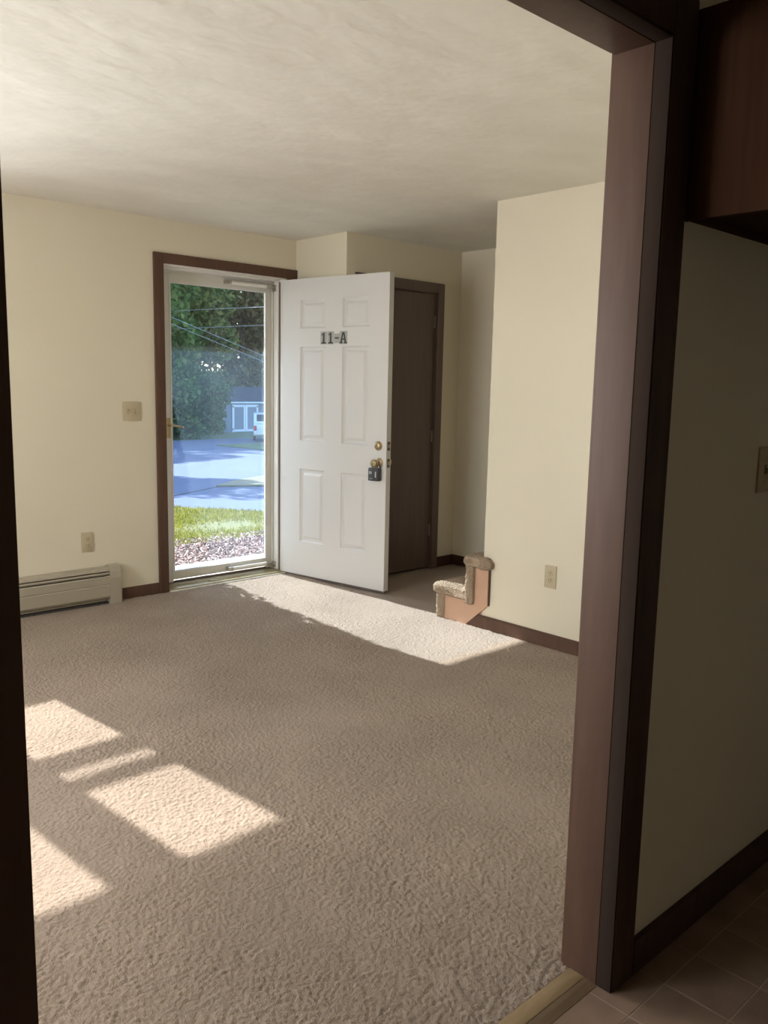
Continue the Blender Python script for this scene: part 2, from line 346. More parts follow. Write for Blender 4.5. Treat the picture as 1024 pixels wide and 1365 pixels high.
# baseboards
def baseboard(name, label, *b, m=brown): return struct(box(name, *b, m, None, .004), label)
baseboard('baseboard_front', 'short brown baseboard between heater and entry door casing', 2.312, 2.557, YF-.013, YF, 0, .074)
prism_pts = [(YR+.105, 0), (YO+.014, 0), (YO+.014, .074), (YR+.028, .074)]
bbr = prism('baseboard_right', [(3.100, 0), (YO+.014, 0), (YO+.014, .068), (3.026, .068)], 'x', XR-.013, XR, brown); struct(bbr, 'sunlit brown baseboard along the wall with outlet')
prism('baseboard_cap', [(3.026, .068), (YO+.014, .068), (YO+.014, .076), (3.016, .076)], 'x', XR-.009, XR, brown, bbr)
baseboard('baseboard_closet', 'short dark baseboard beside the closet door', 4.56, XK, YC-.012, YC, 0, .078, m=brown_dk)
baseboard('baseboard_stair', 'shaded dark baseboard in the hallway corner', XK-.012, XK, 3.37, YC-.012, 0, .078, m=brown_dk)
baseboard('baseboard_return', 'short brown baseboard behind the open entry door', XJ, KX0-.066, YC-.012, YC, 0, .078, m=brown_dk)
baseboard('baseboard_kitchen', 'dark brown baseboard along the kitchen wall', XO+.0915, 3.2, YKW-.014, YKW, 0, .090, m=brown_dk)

# ================================================================== entry: casing, storm door, threshold
ed = struct(empty('trim_3', (3.1, YF, 0)), 'brown casing and white jamb around the storm door')
def E_(name, *b, m=brown, bev=.003): return box(name, b[0]-3.1, b[1]-3.1, b[2]-YF, b[3]-YF, b[4], b[5], m, ed, bev)
E_('casing', 2.559, 2.624, YF-.018, YF, 0, 2.114)
E_('casing_bead', 2.588, 2.598, YF-.021, YF-.0175, 0, 2.08, bev=.002)
E_('casing', 3.560, 3.638, YF-.018, YF, 0, 2.114)
E_('head_casing', 2.6245, 3.5595, YF-.018, YF, 2.052, 2.114)
JI0, JI1 = 2.628, 3.537
E_('jamb', DX0, JI0, YF-.004, YX, 0, DZ, m=white_m, bev=.002)
E_('jamb', JI1, DX1, YF-.004, YX, 0, DZ, m=white_m, bev=.002)
E_('head_jamb', JI0, JI1, YF-.004, YX, 2.046, DZ, m=white_m, bev=.002)
E_('door_stop', JI1-.014, JI1, YF+.048, YF+.095, .02, 2.046, m=white_m, bev=.002)
E_('door_stop', JI0, JI0+.014, YF+.048, YF+.095, .02, 2.046, m=white_m, bev=.002)
E_('door_stop', JI0+.014, JI1-.014, YF+.048, YF+.095, 2.032, 2.046, m=white_m, bev=.002)
E_('weatherstrip', JI1-.008, JI1, YF+.040, YF+.048, .02, 2.03, m=rubber, bev=0)
E_('sill', JI0, JI1, YF-.015, YX+.03, -.004, .018, m=olive_m, bev=.003)
E_('sill_lip', JI0, JI1, YF-.03, YF-.015, -.004, .010, m=storm_m, bev=.002)
E_('brass_strip', 2.95, 3.20, YF+.02, YF+.05, .018, .024, m=brass, bev=.002)
E_('strike_plate', JI0-.001, JI0+.0015, YF+.008, YF+.03, .93, 1.0, m=brass, bev=0)

st = struct(empty('door_2', (3.085, 4.962, 0)), 'cream full glass storm door closed in the entry doorway')
def S_(name, *b, m=storm_m, bev=.003): return box(name, b[0]-3.085, b[1]-3.085, b[2]-4.962, b[3]-4.962, b[4], b[5], m, st, bev)
GX0, GX1, GZ0, GZ1 = 2.738, 3.482, .098, 1.960
S_('stile', 2.640, GX0, 4.950, 4.978, .024, 2.024)
S_('stile', GX1, 3.526, 4.950, 4.978, .024, 2.024)
S_('top_rail', GX0+.0003, GX1-.0003, 4.950, 4.978, GZ1, 2.024)
S_('bottom_rail', GX0+.0003, GX1-.0003, 4.950, 4.978, .040, GZ0)
S_('door_sweep', GX0-.09, GX1+.04, 4.957, 4.972, .018, .030, m=rubber, bev=0)
S_('header_frame', JI0, JI1, 4.930, 4.985, 2.024, 2.046)
S_('hinge_frame', 3.526, JI1, 4.935, 4.985, .02, 2.024)
S_('latch_frame', JI0, 2.640, 4.935, 4.985, .02, 2.024)
S_('glazing_bead', GX1-.010, GX1-.0003, 4.946, 4.952, GZ0, GZ1, m=white_m, bev=.001)
S_('glazing_bead', GX0+.0003, GX0+.010, 4.946, 4.952, GZ0, GZ1, m=white_m, bev=.001)
ZM = 1.545
S_('upper_pane', GX0, GX1, 4.962, 4.964, ZM, GZ1, m=glass_up, bev=0)
S_('lower_pane', GX0, GX1, 4.968, 4.970, GZ0, ZM-.0, m=glass_lo, bev=0)
def closer(z, xr):
    c = tube('closer', (xr-.285-3.085, 4.915-4.962, z), (xr-3.085, 4.915-4.962, z), .014, white_m, st)
    tube('closer_rod', (xr-.002-3.085, 4.915-4.962, z), (3.530-3.085, 4.905-4.962, z), .005, silver, c)
    box('closer_bracket', xr-.315-3.085, xr-.280-3.085, 4.900-4.962, 4.951-4.962, z-.012, z+.014, silver, c, .003)
    box('jamb_bracket', 3.512-3.085, 3.536-3.085, 4.888-4.962, 4.925-4.962, z-.028, z+.014, silver, c, .003)
closer(1.998, 3.455); closer(.062, 3.455)
h = box('handle_plate', 2.700-3.085, 2.732-3.085, 4.944-4.962, 4.951-4.962, .98, 1.11, brass, st, .003)
path_tube('lever', [(2.716-3.085, 4.944-4.962, 1.062), (2.716-3.085, 4.905-4.962, 1.064), (2.735-3.085, 4.893-4.962, 1.062), (2.80-3.085, 4.893-4.962, 1.050)],
          lambda i: (.008, .008, .007, .005)[i], brass, h)

# ================================================================== entry door, six panels, standing open
DA = math.radians(80.4788)
d1 = struct(empty('door_1', (3.5296, YF, 0), -DA), 'white six panel entry door numbered 11-A standing open')
DW, DT, ZB, ZT = .914, .045, .016, 2.039
PX = [(.163, .390), (.536, .757)]; PZ = [(.252, .765), (.957, 1.593), (1.713, 1.903)]
def slab():
    bm = bmesh.new(); xs = sorted({0, DW, *[v for p in PX for v in p]}); zs = sorted({ZB, ZT, *[v for p in PZ for v in p]})
    vd = {}
    def v(x, y, z):
        k = (round(x, 5), round(y, 5), round(z, 5))
        if k not in vd: vd[k] = bm.verts.new(k)
        return vd[k]
    hole = lambda x0, x1, z0, z1: any(abs(x0-a) < 1e-6 for a, _ in PX) and any(abs(z0-c) < 1e-6 for c, _ in PZ)
    for x0, x1 in zip(xs, xs[1:]):
        for z0, z1 in zip(zs, zs[1:]):
            for y in (0, DT):
                if not hole(x0, x1, z0, z1): bm.faces.new([v(x0, y, z0), v(x1, y, z0), v(x1, y, z1), v(x0, y, z1)])
    for x0, x1 in zip(xs, xs[1:]):
        for z in (ZB, ZT): bm.faces.new([v(x0, 0, z), v(x1, 0, z), v(x1, DT, z), v(x0, DT, z)])
    for z0, z1 in zip(zs, zs[1:]):
        for x in (0, DW): bm.faces.new([v(x, 0, z0), v(x, DT, z0), v(x, DT, z1), v(x, 0, z1)])
    return fin(bm)
link('slab', slab(), door_m, d1)
def panel_mesh(w_, h_):
    bm = bmesh.new()
    for side, sg in ((0, 1), (DT, -1)):
        rings = []
        for off, dep in ((0, 0), (.005, .008), (.011, .013), (.026, .013), (.040, .003), (.046, .002)):
            x, z = w_/2-off, h_/2-off; y = side+sg*dep
            rings.append([bm.verts.new((a*x, y, b*z)) for a, b in ((-1, -1), (1, -1), (1, 1), (-1, 1))])
        for a, b in zip(rings, rings[1:]):
            for k in range(4): bm.faces.new((a[k], a[(k+1) % 4], b[(k+1) % 4], b[k]))
        bm.faces.new(rings[-1])
    me = fin(bm); me.materials.append(door_m); return me
for (z0, z1) in PZ:
    for (x0, x1) in PX:
        me = panel_mesh(x1-x0, z1-z0); p = link('panel', me, None, d1); p.location = ((x0+x1)/2, 0, (z0+z1)/2)
box('door_sweep', 0, DW, .006, DT-.004, .002, ZB, rubber, d1)
# numerals on silver stickers
def numeral(parent, polys):
    bm = bmesh.new()
    for pl in polys:
        A = [bm.verts.new((x, -.0022, z)) for x, z in pl]; B = [bm.verts.new((x, -.001, z)) for x, z in pl]
        bm.faces.new(A); n = len(pl)
        for i in range(n): bm.faces.new((A[i], A[(i+1) % n], B[(i+1) % n], B[i]))
    return link('numeral', fin(bm), ink_m, parent)
HT = .072
ONE = [[(-.0075, .007), (.0075, .007), (.0075, HT), (.000, HT), (-.0075, HT-.005)], [(-.0075, HT-.012), (-.0075, HT-.003), (-.020, HT-.014), (-.020, HT-.021)],
       [(-.021, 0), (.021, 0), (.021, .007), (.0075, .012), (-.0075, .012), (-.021, .007)]]
DASH = [[(-.017, .030), (.017, .030), (.017, .040), (-.017, .040)]]
AAA = [[(-.026, .007), (-.012, .007), (.002, HT), (-.010, HT)], [(.012, .007), (.026, .007), (.010, HT), (-.002, HT)],
       [(-.016, .022), (.016, .022), (.014, .031), (-.014, .031)], [(-.034, 0), (-.006, 0), (-.006, .008), (-.034, .008)], [(.006, 0), (.034, 0), (.034, .008), (.006, .008)]]
for cx, w_, g in ((.374, .056, ONE), (.435, .056, ONE), (.488, .044, DASH), (.544, .066, AAA)):
    z0 = 1.605 if g is not DASH else 1.612
    hh = .084 if g is not DASH else .062
    pl = box('number_sticker', -w_/2, w_/2, -.001, 0, 0, hh, plate_m, d1); pl.location = (cx, 0, z0)
    numeral(pl, [[(x*.95, z+.005+(z0 != 1.605)*-.007) for x, z in q] for q in g])
# deadbolt, knob, latch plates, hinges
db = lathe('deadbolt', [(.030, 0), (.030, .004), (.024, .016), (.020, .020), (.012, .021)], (.850, 0, .962), (0, -1, 0), brass, d1)
box('keyway', .849, .851, -.0225, -.0205, .954, .970, steel_dk, db)
kn = lathe('knob', [(.033, 0), (.033, .004), (.026, .010), (.013, .014), (.012, .030), (.020, .036), (.027, .046), (.027, .056), (.021, .064), (.010, .066)], (.856, 0, .853), (0, -1, 0), brass, d1)
box('keyway', .855, .857, -.0675, -.0655, .846, .860, steel_dk, kn)
lathe('knob', [(.033, 0), (.033, .004), (.013, .014), (.012, .030), (.027, .046), (.027, .056), (.010, .066)], (.856, DT, .853), (0, 1, 0), brass, d1)
for z in (.962, .853):
    lp = box('latch_plate', DW-.001, DW+.0015, .010, .035, z-.028, z+.028, steel_dk, d1)
    box('latch_bolt', DW+.0012, DW+.006, .017, .028, z-.011, z+.011, brass, lp, .002)
for z in (.25, 1.03, 1.82): tube('hinge', (.0, DT+.004, z-.045), (.0, DT+.004, z+.045), .006, brass, d1, seg=10)
# lockbox hanging on the knob
lk = empty('lockbox', (3.5296, YF, 0), -DA)
tag(lk, 'small grey lockbox hanging from the brass door knob', 'lockbox')
bd = box('body', .803, .883, -.046, -.006, .738, .822, lock_m, lk, .007)
box('dial_cover', .809, .850, -.0485, -.0455, .745, .815, lock_m, bd, .002)
boxes('label_print', [(.815, .835, -.0490, -.0484, .7955, .7985), (.815, .835, -.0490, -.0484, .784, .786), (.815, .818, -.0490, -.0484, .786, .7955),
                      (.832, .835, -.0490, -.0484, .786, .7955), (.8215, .829, -.0490, -.0484, .789, .793)], lab_m, bd)
boxes('label_print', [(.818, .842, -.0490, -.0484, .752, .7545)], lab_m, bd)
box('release_tab', .862, .869, -.0485, -.0455, .762, .800, lab_m, bd, .001)
path_tube('shackle', [(.838, -.026, .818), (.838, -.026, .84), (.8385, -.026, .860), (.845, -.026, .870), (.856, -.026, .874), (.867, -.026, .870), (.8735, -.026, .860), (.874, -.026, .84), (.874, -.026, .818)],
          .0042, silver, lk)

# ================================================================== closet door
cd3 = struct(empty('door_3', (4.135, YC, 0)), 'dark brown flush closet door in brown casing, closed')
def K_(name, *b, m=closet_m, bev=.003): return box(name, b[0]-4.135, b[1]-4.135, b[2]-YC, b[3]-YC, b[4], b[5], m, cd3, bev)
sl = K_('slab', KX0+.012, KX1-.012, YC+.010, YC+.044, .012, KZ-.014)
K_('jamb', KX1-.010, KX1, YC, YC+.1, 0, KZ, bev=0); K_('jamb', KX0, KX0+.010, YC, YC+.1, 0, KZ, bev=0); K_('head_jamb', KX0+.010, KX1-.010, YC, YC+.1, KZ-.011, KZ, bev=0)
K_('casing', KX1-.004, 4.5575, YC-.014, YC, 0, 2.070, m=closet_m); K_('casing', KX0-.062, KX0+.004, YC-.014, YC, 0, 2.070, m=closet_m)
K_('head_casing', KX0+.0043, KX1-.0043, YC-.014, YC, KZ-.004, 2.070, m=closet_m)
for z in (1.80, .985, .29):
    hg = K_('hinge', KX1-.018, KX1-.006, YC+.002, YC+.010, z-.042, z+.042, m=silver, bev=0)
lathe('knob', [(.026, 0), (.026, .004), (.011, .010), (.011, .028), (.024, .040), (.022, .054), (.010, .058)], (KX0+.075-4.135, .010, .95), (0, -1, 0), brass, cd3)

# ================================================================== windows: front one casts the sun patches, side one invented for fill light
def window_1():
    wn = struct(empty('window_1', (0, YF, WZ0)), 'wide front window with narrow sliding sashes beside a picture pane')
    def W(name, *b, m=white_m, bev=.003, par=wn): return box(name, b[0], b[1], b[2]-YF, b[3]-YF, b[4]-WZ0, b[5]-WZ0, m, par, bev)
    W('sill', WX0-.05, WX1+.05, YF-.05, YF, WZ0-.03, WZ0, m=brown)
    W('casing', WX0-.065, WX0, YF-.016, YF, WZ0, WZ1+.065, m=brown); W('casing', WX1, WX1+.065, YF-.016, YF, WZ0, WZ1+.065, m=brown)
    W('head_casing', WX0, WX1, YF-.016, YF, WZ1, WZ1+.065, m=brown)
    W('frame', WX0, WX1, YF, YX, WZ0, WZ0+.03, bev=0); W('frame', WX0, WX1, YF, YX, WZ1-.03, WZ1, bev=0)
    W('frame', WX0, WX0+.03, YF, YX, WZ0+.03, WZ1-.03, bev=0); W('frame', WX1-.03, WX1, YF, YX, WZ0+.03, WZ1-.03, bev=0)
    for s in (-1, 1):
        x0, x1 = (.688, .829) if s > 0 else (-.829, -.688)
        W('mullion', x0, x1, YF, YX, WZ0+.03, WZ1-.03, bev=0)
    W('picture_frame', -.688, -.648, 4.86, 4.94, WZ0+.03, WZ1-.03, bev=0); W('picture_frame', .648, .688, 4.86, 4.94, WZ0+.03, WZ1-.03, bev=0)
    W('picture_frame', -.648, .648, 4.86, 4.94, WZ0+.03, WZ0+.08, bev=0); W('picture_frame', -.648, .648, 4.86, 4.94, 2.02, WZ1-.03, bev=0)
    W('pane', -.648, .648, 4.899, 4.902, WZ0+.08, 2.02, m=glass_clear, bev=0)
    for s in (-1, 1):
        def X(a, b): return (a, b) if s > 0 else (-b, -a)
        for nm, y, za, zb, rb, rt_ in (('lower_sash', 4.885, .952, 1.60, .05, .06), ('upper_sash', 4.915, 1.403, 2.06, .092, .04)):
            sh = W(nm, *X(.829, .869), y-.014, y+.014, za, zb, bev=0)
            W('stile', *X(1.205, 1.26), y-.014, y+.014, za, zb, bev=0, par=sh)
            W('rail', *X(.869, 1.205), y-.014, y+.014, za, za+rb, bev=0, par=sh); W('rail', *X(.869, 1.205), y-.014, y+.014, zb-rt_, zb, bev=0, par=sh)
            W('pane', *X(.869, 1.205), y-.001, y+.001, za+rb, zb-rt_, m=glass_clear, bev=0, par=sh)
window_1()
w2 = struct(empty('window_2_added', (XW, 3.0, SZ0)), 'invented double sash window in the side wall, added for fill light')
def W2(name, *b, m=white_m): return box(name, b[0]-XW, b[1]-XW, b[2]-3.0, b[3]-3.0, b[4]-SZ0, b[5]-SZ0, m, w2)
W2('sill', XW, XW+.05, SY0-.05, SY1+.05, SZ0-.03, SZ0, m=brown)
W2('casing', XW, XW+.016, SY0-.065, SY0, SZ0, SZ1+.065, m=brown); W2('casing', XW, XW+.016, SY1, SY1+.065, SZ0, SZ1+.065, m=brown)
W2('head_casing', XW, XW+.016, SY0, SY1, SZ1, SZ1+.065, m=brown)
W2('frame', XW-.1, XW-.04, SY0, SY0+.05, SZ0, SZ1); W2('frame', XW-.1, XW-.04, SY1-.05, SY1, SZ0, SZ1)
W2('frame', XW-.1, XW-.04, SY0+.05, SY1-.05, SZ0, SZ0+.05); W2('frame', XW-.1, XW-.04, SY0+.05, SY1-.05, SZ1-.05, SZ1)
W2('mullion', XW-.1, XW-.04, 2.96, 3.04, SZ0+.05, SZ1-.05)
W2('meeting_rail', XW-.09, XW-.05, SY0+.05, 2.96, 1.47, 1.52); W2('meeting_rail', XW-.09, XW-.05, 3.04, SY1-.05, 1.47, 1.52)
for a, b in ((SY0+.05, 2.96), (3.04, SY1-.05)):
    W2('pane', XW-.071, XW-.069, a, b, SZ0+.05, 1.47, m=glass_clear); W2('pane', XW-.071, XW-.069, a, b, 1.52, SZ1-.05, m=glass_clear)

# ================================================================== baseboard heater
ht = empty('baseboard_heater', (1.6, YF, 0)); tag(ht, 'beige metal baseboard heater with rounded end cap on the front wall', 'heater')
HX0, HX1 = -.6, 2.205
def H_(name, pts, x0, x1, m, par=ht): return prism(name, [(y-YF, z) for y, z in pts], 'x', x0-1.6, x1-1.6, m, par)
H_('back_plate', [(YF-.0005, .02), (YF-.0005, .228), (YF-.006, .228), (YF-.006, .02)], HX0, HX1, heat_m)
H_('top_hood', [(YF-.006, .230), (YF-.035, .230), (YF-.050, .222), (YF-.058, .206), (YF-.054, .204), (YF-.047, .217), (YF-.034, .224), (YF-.006, .224)], HX0, HX1, heat_m)
H_('damper', [(YF-.058, .1985), (YF-.0625, .193), (YF-.0605, .186), (YF-.0545, .191)], HX0, HX1, heat_m)
H_('front_cover', [(YF-.0615, .178), (YF-.066, .172), (YF-.066, .130), (YF-.0635, .125), (YF-.066, .120), (YF-.066, .052), (YF-.056, .040), (YF-.053, .043), (YF-.062, .054), (YF-.062, .170), (YF-.059, .175)], HX0, HX1, heat_m)
H_('element', [(YF-.012, .06), (YF-.05, .06), (YF-.05, .17), (YF-.012, .17)], HX0, HX1, heat_dk)
H_('base_gap', [(YF-.006, 0), (YF-.040, 0), (YF-.040, .012), (YF-.006, .012)], HX0, HX1, heat_dk)
for x0, x1 in ((HX1, HX1+.069), (HX0-.069, HX0)):
    ec = H_('end_cap', [(YF, 0), (YF-.069, 0), (YF-.069, .165), (YF-.064, .200), (YF-.052, .224), (YF-.036, .236), (YF, .236)], x0, x1, heat_m)

# ================================================================== electrical plates
def outlet(name, label, loc, rz, group=None):
    r = empty(name, loc, rz); tag(r, label, 'outlet', group)
    box('cover_plate', -.036, .036, -.006, 0, -.060, .060, tan_plate, r, .003)
    for s in (-1, 1):
        f = lathe('receptacle', [(.0165, .0), (.0165, .0018), (.0155, .0022)], (0, -.006, s*.0195), (0, -1, 0), tan_plate, r)
        for a, hh in ((-.0065, .0045), (.0065, .0055)): box('slot', a-.0013, a+.0013, -.0089, -.0080, s*.0195-hh+.003, s*.0195+hh+.003, tan_dark, f)
        lathe('ground_hole', [(.0026, 0), (.0026, .0006)], (0, -.0082, s*.0195-.0085), (0, -1, 0), tan_dark, f, 10)
    lathe('screw', [(.003, 0), (.0025, .0012)], (0, -.006, 0), (0, -1, 0), tan_plate, r, 10)
    return r
outlet('wall_outlet', 'ivory duplex outlet on the front wall above the heater', (2.097, YF, .386), 0)
outlet('wall_outlet', 'ivory duplex outlet on the wall right of the stairs', (XR, 2.541, .379), -math.pi/2)
def switch(name, label, loc, gangs, m):
    r = empty(name, loc, 0); tag(r, label, 'light switch')
    w_ = .036+.023*(gangs-1)
    box('cover_plate', -w_, w_, -.006, 0, -.058, .058, m, r, .003)
    for i in range(gangs):
        x = (i-(gangs-1)/2)*.046
        s = box('switch_slot', x-.005, x+.005, -.0066, -.0058, -.012, .012, tan_dark, r)
        tg = prism('toggle', [(-.0064, -.009), (-.0064, .009), (-.018, .012 if i % 2 else -.002), (-.018, .005 if i % 2 else -.011)], 'x', x-.0037, x+.0037, m, r)
        for z in (-.03, .03): lathe('screw', [(.003, 0), (.0025, .0012)], (x, -.006, z), (0, -1, 0), m, r, 10)
switch('light_switch', 'ivory double light switch left of the storm door', (2.4005, YF, 1.158), 2, tan_plate)
switch('light_switch', 'dim single light switch at the right picture edge on the kitchen wall', (2.162, YKW, 1.155), 1, tan_plate)

# ================================================================== kitchen wall cabinet
cb = empty('wall_cabinet', (1.66, YKW, 1.69)); tag(cb, 'dark brown wooden wall cabinet hung beside the kitchen doorway', 'cabinet')
CX0, CX1, CY0 = .005, 1.10, -.325
box('side_panel', CX0, CX0+.018, CY0, -.001, 0, .40, cab_m, cb, .002)
box('side_panel', CX1-.018, CX1, CY0, -.001, 0, .40, cab_m, cb, .002)
box('bottom_panel', CX0+.018, CX1-.018, CY0, -.001, .018, .034, cab_m, cb)
box('top_panel', CX0+.018, CX1-.018, CY0, -.001, .382, .40, cab_m, cb)
box('back_rail', CX0+.018, CX1-.018, -.018, -.001, 0.003, .018, cab_m, cb)
box('face_frame', CX0+.018, CX1-.018, CY0, CY0+.018, 0, .018, cab_m, cb)
for i in range(2):
    x0 = CX0+.004+i*.547
    dr = box('door', x0, x0+.541, CY0-.02, CY0-.001, .012, .388, cab_m, cb, .003)
    box('handle', x0+(.49 if i == 0 else .03), x0+(.51 if i == 0 else .05), CY0-.04, CY0-.02, .06, .16, brass, dr, .003)

# ================================================================== staircase
stc = empty('staircase', (XR, 3.3, 0)); tag(stc, 'carpeted stair foot with tan side board rising behind the wall', 'staircase')
def carpet_step(nm, nose, back, zt, x0, x1, thick=.062, cap_to=None):
    # bull-nosed carpet pad, lightly lumpy, X extruded
    prof = []
    yb, yn = back, nose; r = thick/2
    for k in range(9):
        a = math.pi/2-math.pi*k/8; prof.append((yn-r+r*math.cos(a), zt-r+r*math.sin(a)))
    prof += [(yb, zt-thick), (yb, zt)]
    bm = bmesh.new(); rings = []
    xs = np.linspace(x0, x1, 40)
    for i, x in enumerate(xs):
        e = min(1, (x-x0)/.02) if x0 < XR+.05 else 1; e = .72+.28*math.sqrt(max(0, e))
        cy, cz = (yb+yn)/2, zt-thick/2
        rings.append([bm.verts.new((x-XR, (cy+(y-cy)*(1-(1-e)*.25))-3.3+rng.normal(0, .0022), (cz+(z-cz)*e)+rng.normal(0, .0022))) for y, z in prof])
    for a, b in zip(rings, rings[1:]):
        for k in range(len(prof)): bm.faces.new((a[k], a[(k+1) % len(prof)], b[(k+1) % len(prof)], b[k]))
    bm.faces.new(rings[0]); bm.faces.new(rings[-1][::-1])
    if cap_to is not None:
        y0, y1 = cap_to; n = 8; R = []
        for i in range(n+1):
            t = i/n; y = y1+(y0-y1)*t; e = math.sqrt(max(.04, 1-t**4)); cz = zt-thick/2
            R.append([bm.verts.new((x-XR, y-3.3, cz+q*e)) for x, q in ((x0, -thick*.36), (x0-.001, 0), (x0, thick*.36), (x0+.012, thick/2), (XR-.001, thick/2), (XR-.001, -thick/2), (x0+.012, -thick/2))])
        for a, b in zip(R, R[1:]):
            for k in range(7): bm.faces.new((a[k], a[(k+1) % 7], b[(k+1) % 7], b[k]))
        bm.faces.new(R[0]); bm.faces.new(R[-1][::-1])
    return link(nm, fin(bm, True), stair_carpet, stc)
X1 = XK-.004
carpet_step('tread_carpet', 3.358, 3.098, .205, XR-.030, X1)
carpet_step('tread_carpet', 3.122, 2.999, .408, XR-.030, X1, .066, cap_to=(2.920, 3.000))
RZ = .2
def riser(y0, y1, z0, z1, x0):
    bm = bmesh.new(); add_box(bm, x0-XR, X1-XR, y0-3.3, y1-3.3, z0, z1, .012); return link('riser_carpet', fin(bm, True), stair_carpet, stc)
riser(3.268, 3.330, 0, .150, XR-.020); riser(3.044, 3.099, .128, .350, XR-.033)
sp = prism('side_board', [(y-3.3, z) for y, z in ((3.268, 0), (3.268, .150), (3.044, .150), (3.044, .345), (2.947, .345), (2.947, .140), (3.104, 0))], 'x', -.014, -.0005, panel_m, stc)
box('side_board_edge', -.0150, -.0005, 2.940-3.3, 2.9468-3.3, .140, .345, brown, stc)
boxes('core', [(0, XR2-XR-.001, YR+.001-3.3, 3.043-3.3, 0, .343), (XR2-XR, X1-XR, 2.86-3.3, 3.043-3.3, 0, .343), (0, X1-XR, 3.044-3.3, 3.267-3.3, 0, .145)], panel_m, stc)
# plush tufts on the carpet of the two steps in view
for co in [c for c in stc.children if 'carpet' in c.name]:
    me = co.data; V = []; F = []
    for pg in me.polygons:
        ctr, nn = pg.center, pg.normal
        if ctr.x > .5 or nn.length < .5: continue
        vs_ = [me.vertices[i].co for i in pg.vertices]
        cnt = pg.area*45000; cnt = int(cnt)+(random.random() < cnt % 1)
        for _ in range(cnt):
            ws = [random.random()**2 for _ in vs_]; sw = sum(ws); p = Vector((0, 0, 0))
            for w_, q_ in zip(ws, vs_): p += q_*(w_/sw)
            if p.x > .45: continue
            u_ = nn.orthogonal().normalized(); v_ = nn.cross(u_); r_ = random.uniform(.003, .0055); b0 = len(V)
            tip = p+nn*random.uniform(.0035, .008)+u_*random.uniform(-.004, .004)+v_*random.uniform(-.004, .004)
            V += [tuple(p+u_*r_-nn*.001), tuple(p+v_*r_-nn*.001), tuple(p-u_*r_-nn*.001), tuple(p-v_*r_-nn*.001), tuple(tip)]
            F += [(b0, b0+1, b0+4), (b0+1, b0+2, b0+4), (b0+2, b0+3, b0+4), (b0+3, b0, b0+4)]
    tf = np_mesh('tufts', V, F, stair_carpet, co); tf['kind'] = 'stuff'
for k in range(3, 13):
    yn = 3.122-.215*(k-2)
    carpet_step('tread_carpet', yn, yn-.25, .408+.19*(k-2), XR2+.004, X1)
    box('riser_carpet', XR2+.004-XR, X1-XR, yn-.075-3.3, yn-.035-3.3, .408+.19*(k-3)-.02, .408+.19*(k-2)-.062, stair_carpet, stc)

# ================================================================== OUTSIDE
def gz(y): return -.18-.035*(y-5)
asphalt = mat('asphalt', (0.105, 0.132, 0.225), 0.85, var=(0.087, 0.112, 0.19), scale=.6, detail=8, bump=.3, bscale=30, bdist=.01)
lawn_m = mat('lawn_soil', (0.14, 0.15, 0.035), 0.95, var=(0.20, 0.175, 0.06), scale=1.6, detail=8)
far_lawn = mat('far_lawn', (0.11, 0.17, 0.07), 0.95, var=(0.07, 0.12, 0.05), scale=1.2, detail=6)
mulch_m = mat('mulch_bed', (0.16, 0.09, 0.075), 0.95, var=(0.11, 0.06, 0.05), scale=12)
chip_m = mat('mulch_chip', (0.4, 0.25, 0.2), 0.9, island=[(.16, .075, .055), (.27, .15, .115), (.40, .27, .22), (.58, .47, .40)])

dirt_m = mat('sandy_verge', (0.26, 0.23, 0.15), 0.95, var=(0.16, 0.155, 0.09), scale=5)
conc_m = mat('concrete_step', (0.32, 0.32, 0.31), 0.8, var=(0.28, 0.28, 0.27), scale=6)
def slab_poly(name, pts, m, lift=.0, thick=.05):
    bm = bmesh.new(); A = [bm.verts.new((x, y, gz(y)+lift)) for x, y in pts]; B = [bm.verts.new((x, y, gz(y)+lift-thick)) for x, y in pts]
    bm.faces.new(A); bm.faces.new(B[::-1]); n = len(pts)
    for i in range(n): bm.faces.new((A[i], B[i], B[(i+1) % n], A[(i+1) % n]))
    return link(name, fin(bm), m)
struct(slab_poly('ground', [(-60, 5.0), (90, 5.0), (110, 130), (-80, 130)], far_lawn, -.06, .3), 'dark green ground beneath the trees across the road')
struct(slab_poly('driveway', [(-40, 10.3+.0), (5.68, 10.3), (6.26, 8.95), (9, 6.6), (40, 6.4), (60, 33.2), (21.9, 32.1), (17.4, 31.7), (-40, 29)], asphalt, 0, .08), 'blue grey asphalt driveway outside the storm door')
struct(slab_poly('front_lawn', [(-40, 7.5), (4.12, 7.48), (5.19, 7.42), (8, 6.2), (9, 6.6), (6.26, 8.95), (5.68, 10.3), (-40, 10.5)], lawn_m, .02, .1), 'sunlit yellow green lawn strip beyond the mulch bed')
struct(slab_poly('mulch_bed', [(-6, 5.0), (8, 5.0), (8, 6.2), (5.19, 7.42), (4.12, 7.48), (-6, 7.5)], mulch_m, .01, .1), 'reddish wood chip bed just outside the storm door')
struct(slab_poly('driveway_verge', [(7.75, 12.5), (8.4, 12.0), (9.4, 11.7), (12.5, 11.6), (13, 14.2), (9.8, 13.85), (8.6, 13.2)], dirt_m, .03, .05), 'sandy grass patch edging the asphalt')
struct(slab_poly('grass_island', [(16.4, 26.4), (15.7, 22.6), (30, 20), (31, 28), (18.8, 26.9)], far_lawn, .03, .05), 'green grass island beneath the parked truck')
path = [(-2, 10.9), (3, 11.2), (6.45, 11.68), (7.79, 12.52)]
cr = slab_poly('asphalt_crack', [(x, y-.03) for x, y in path]+[(x, y+.03) for x, y in path[::-1]], mat('crack_tar', (.09, .10, .12), .8), .008, .03)
struct(cr, 'dark crack line across the asphalt')
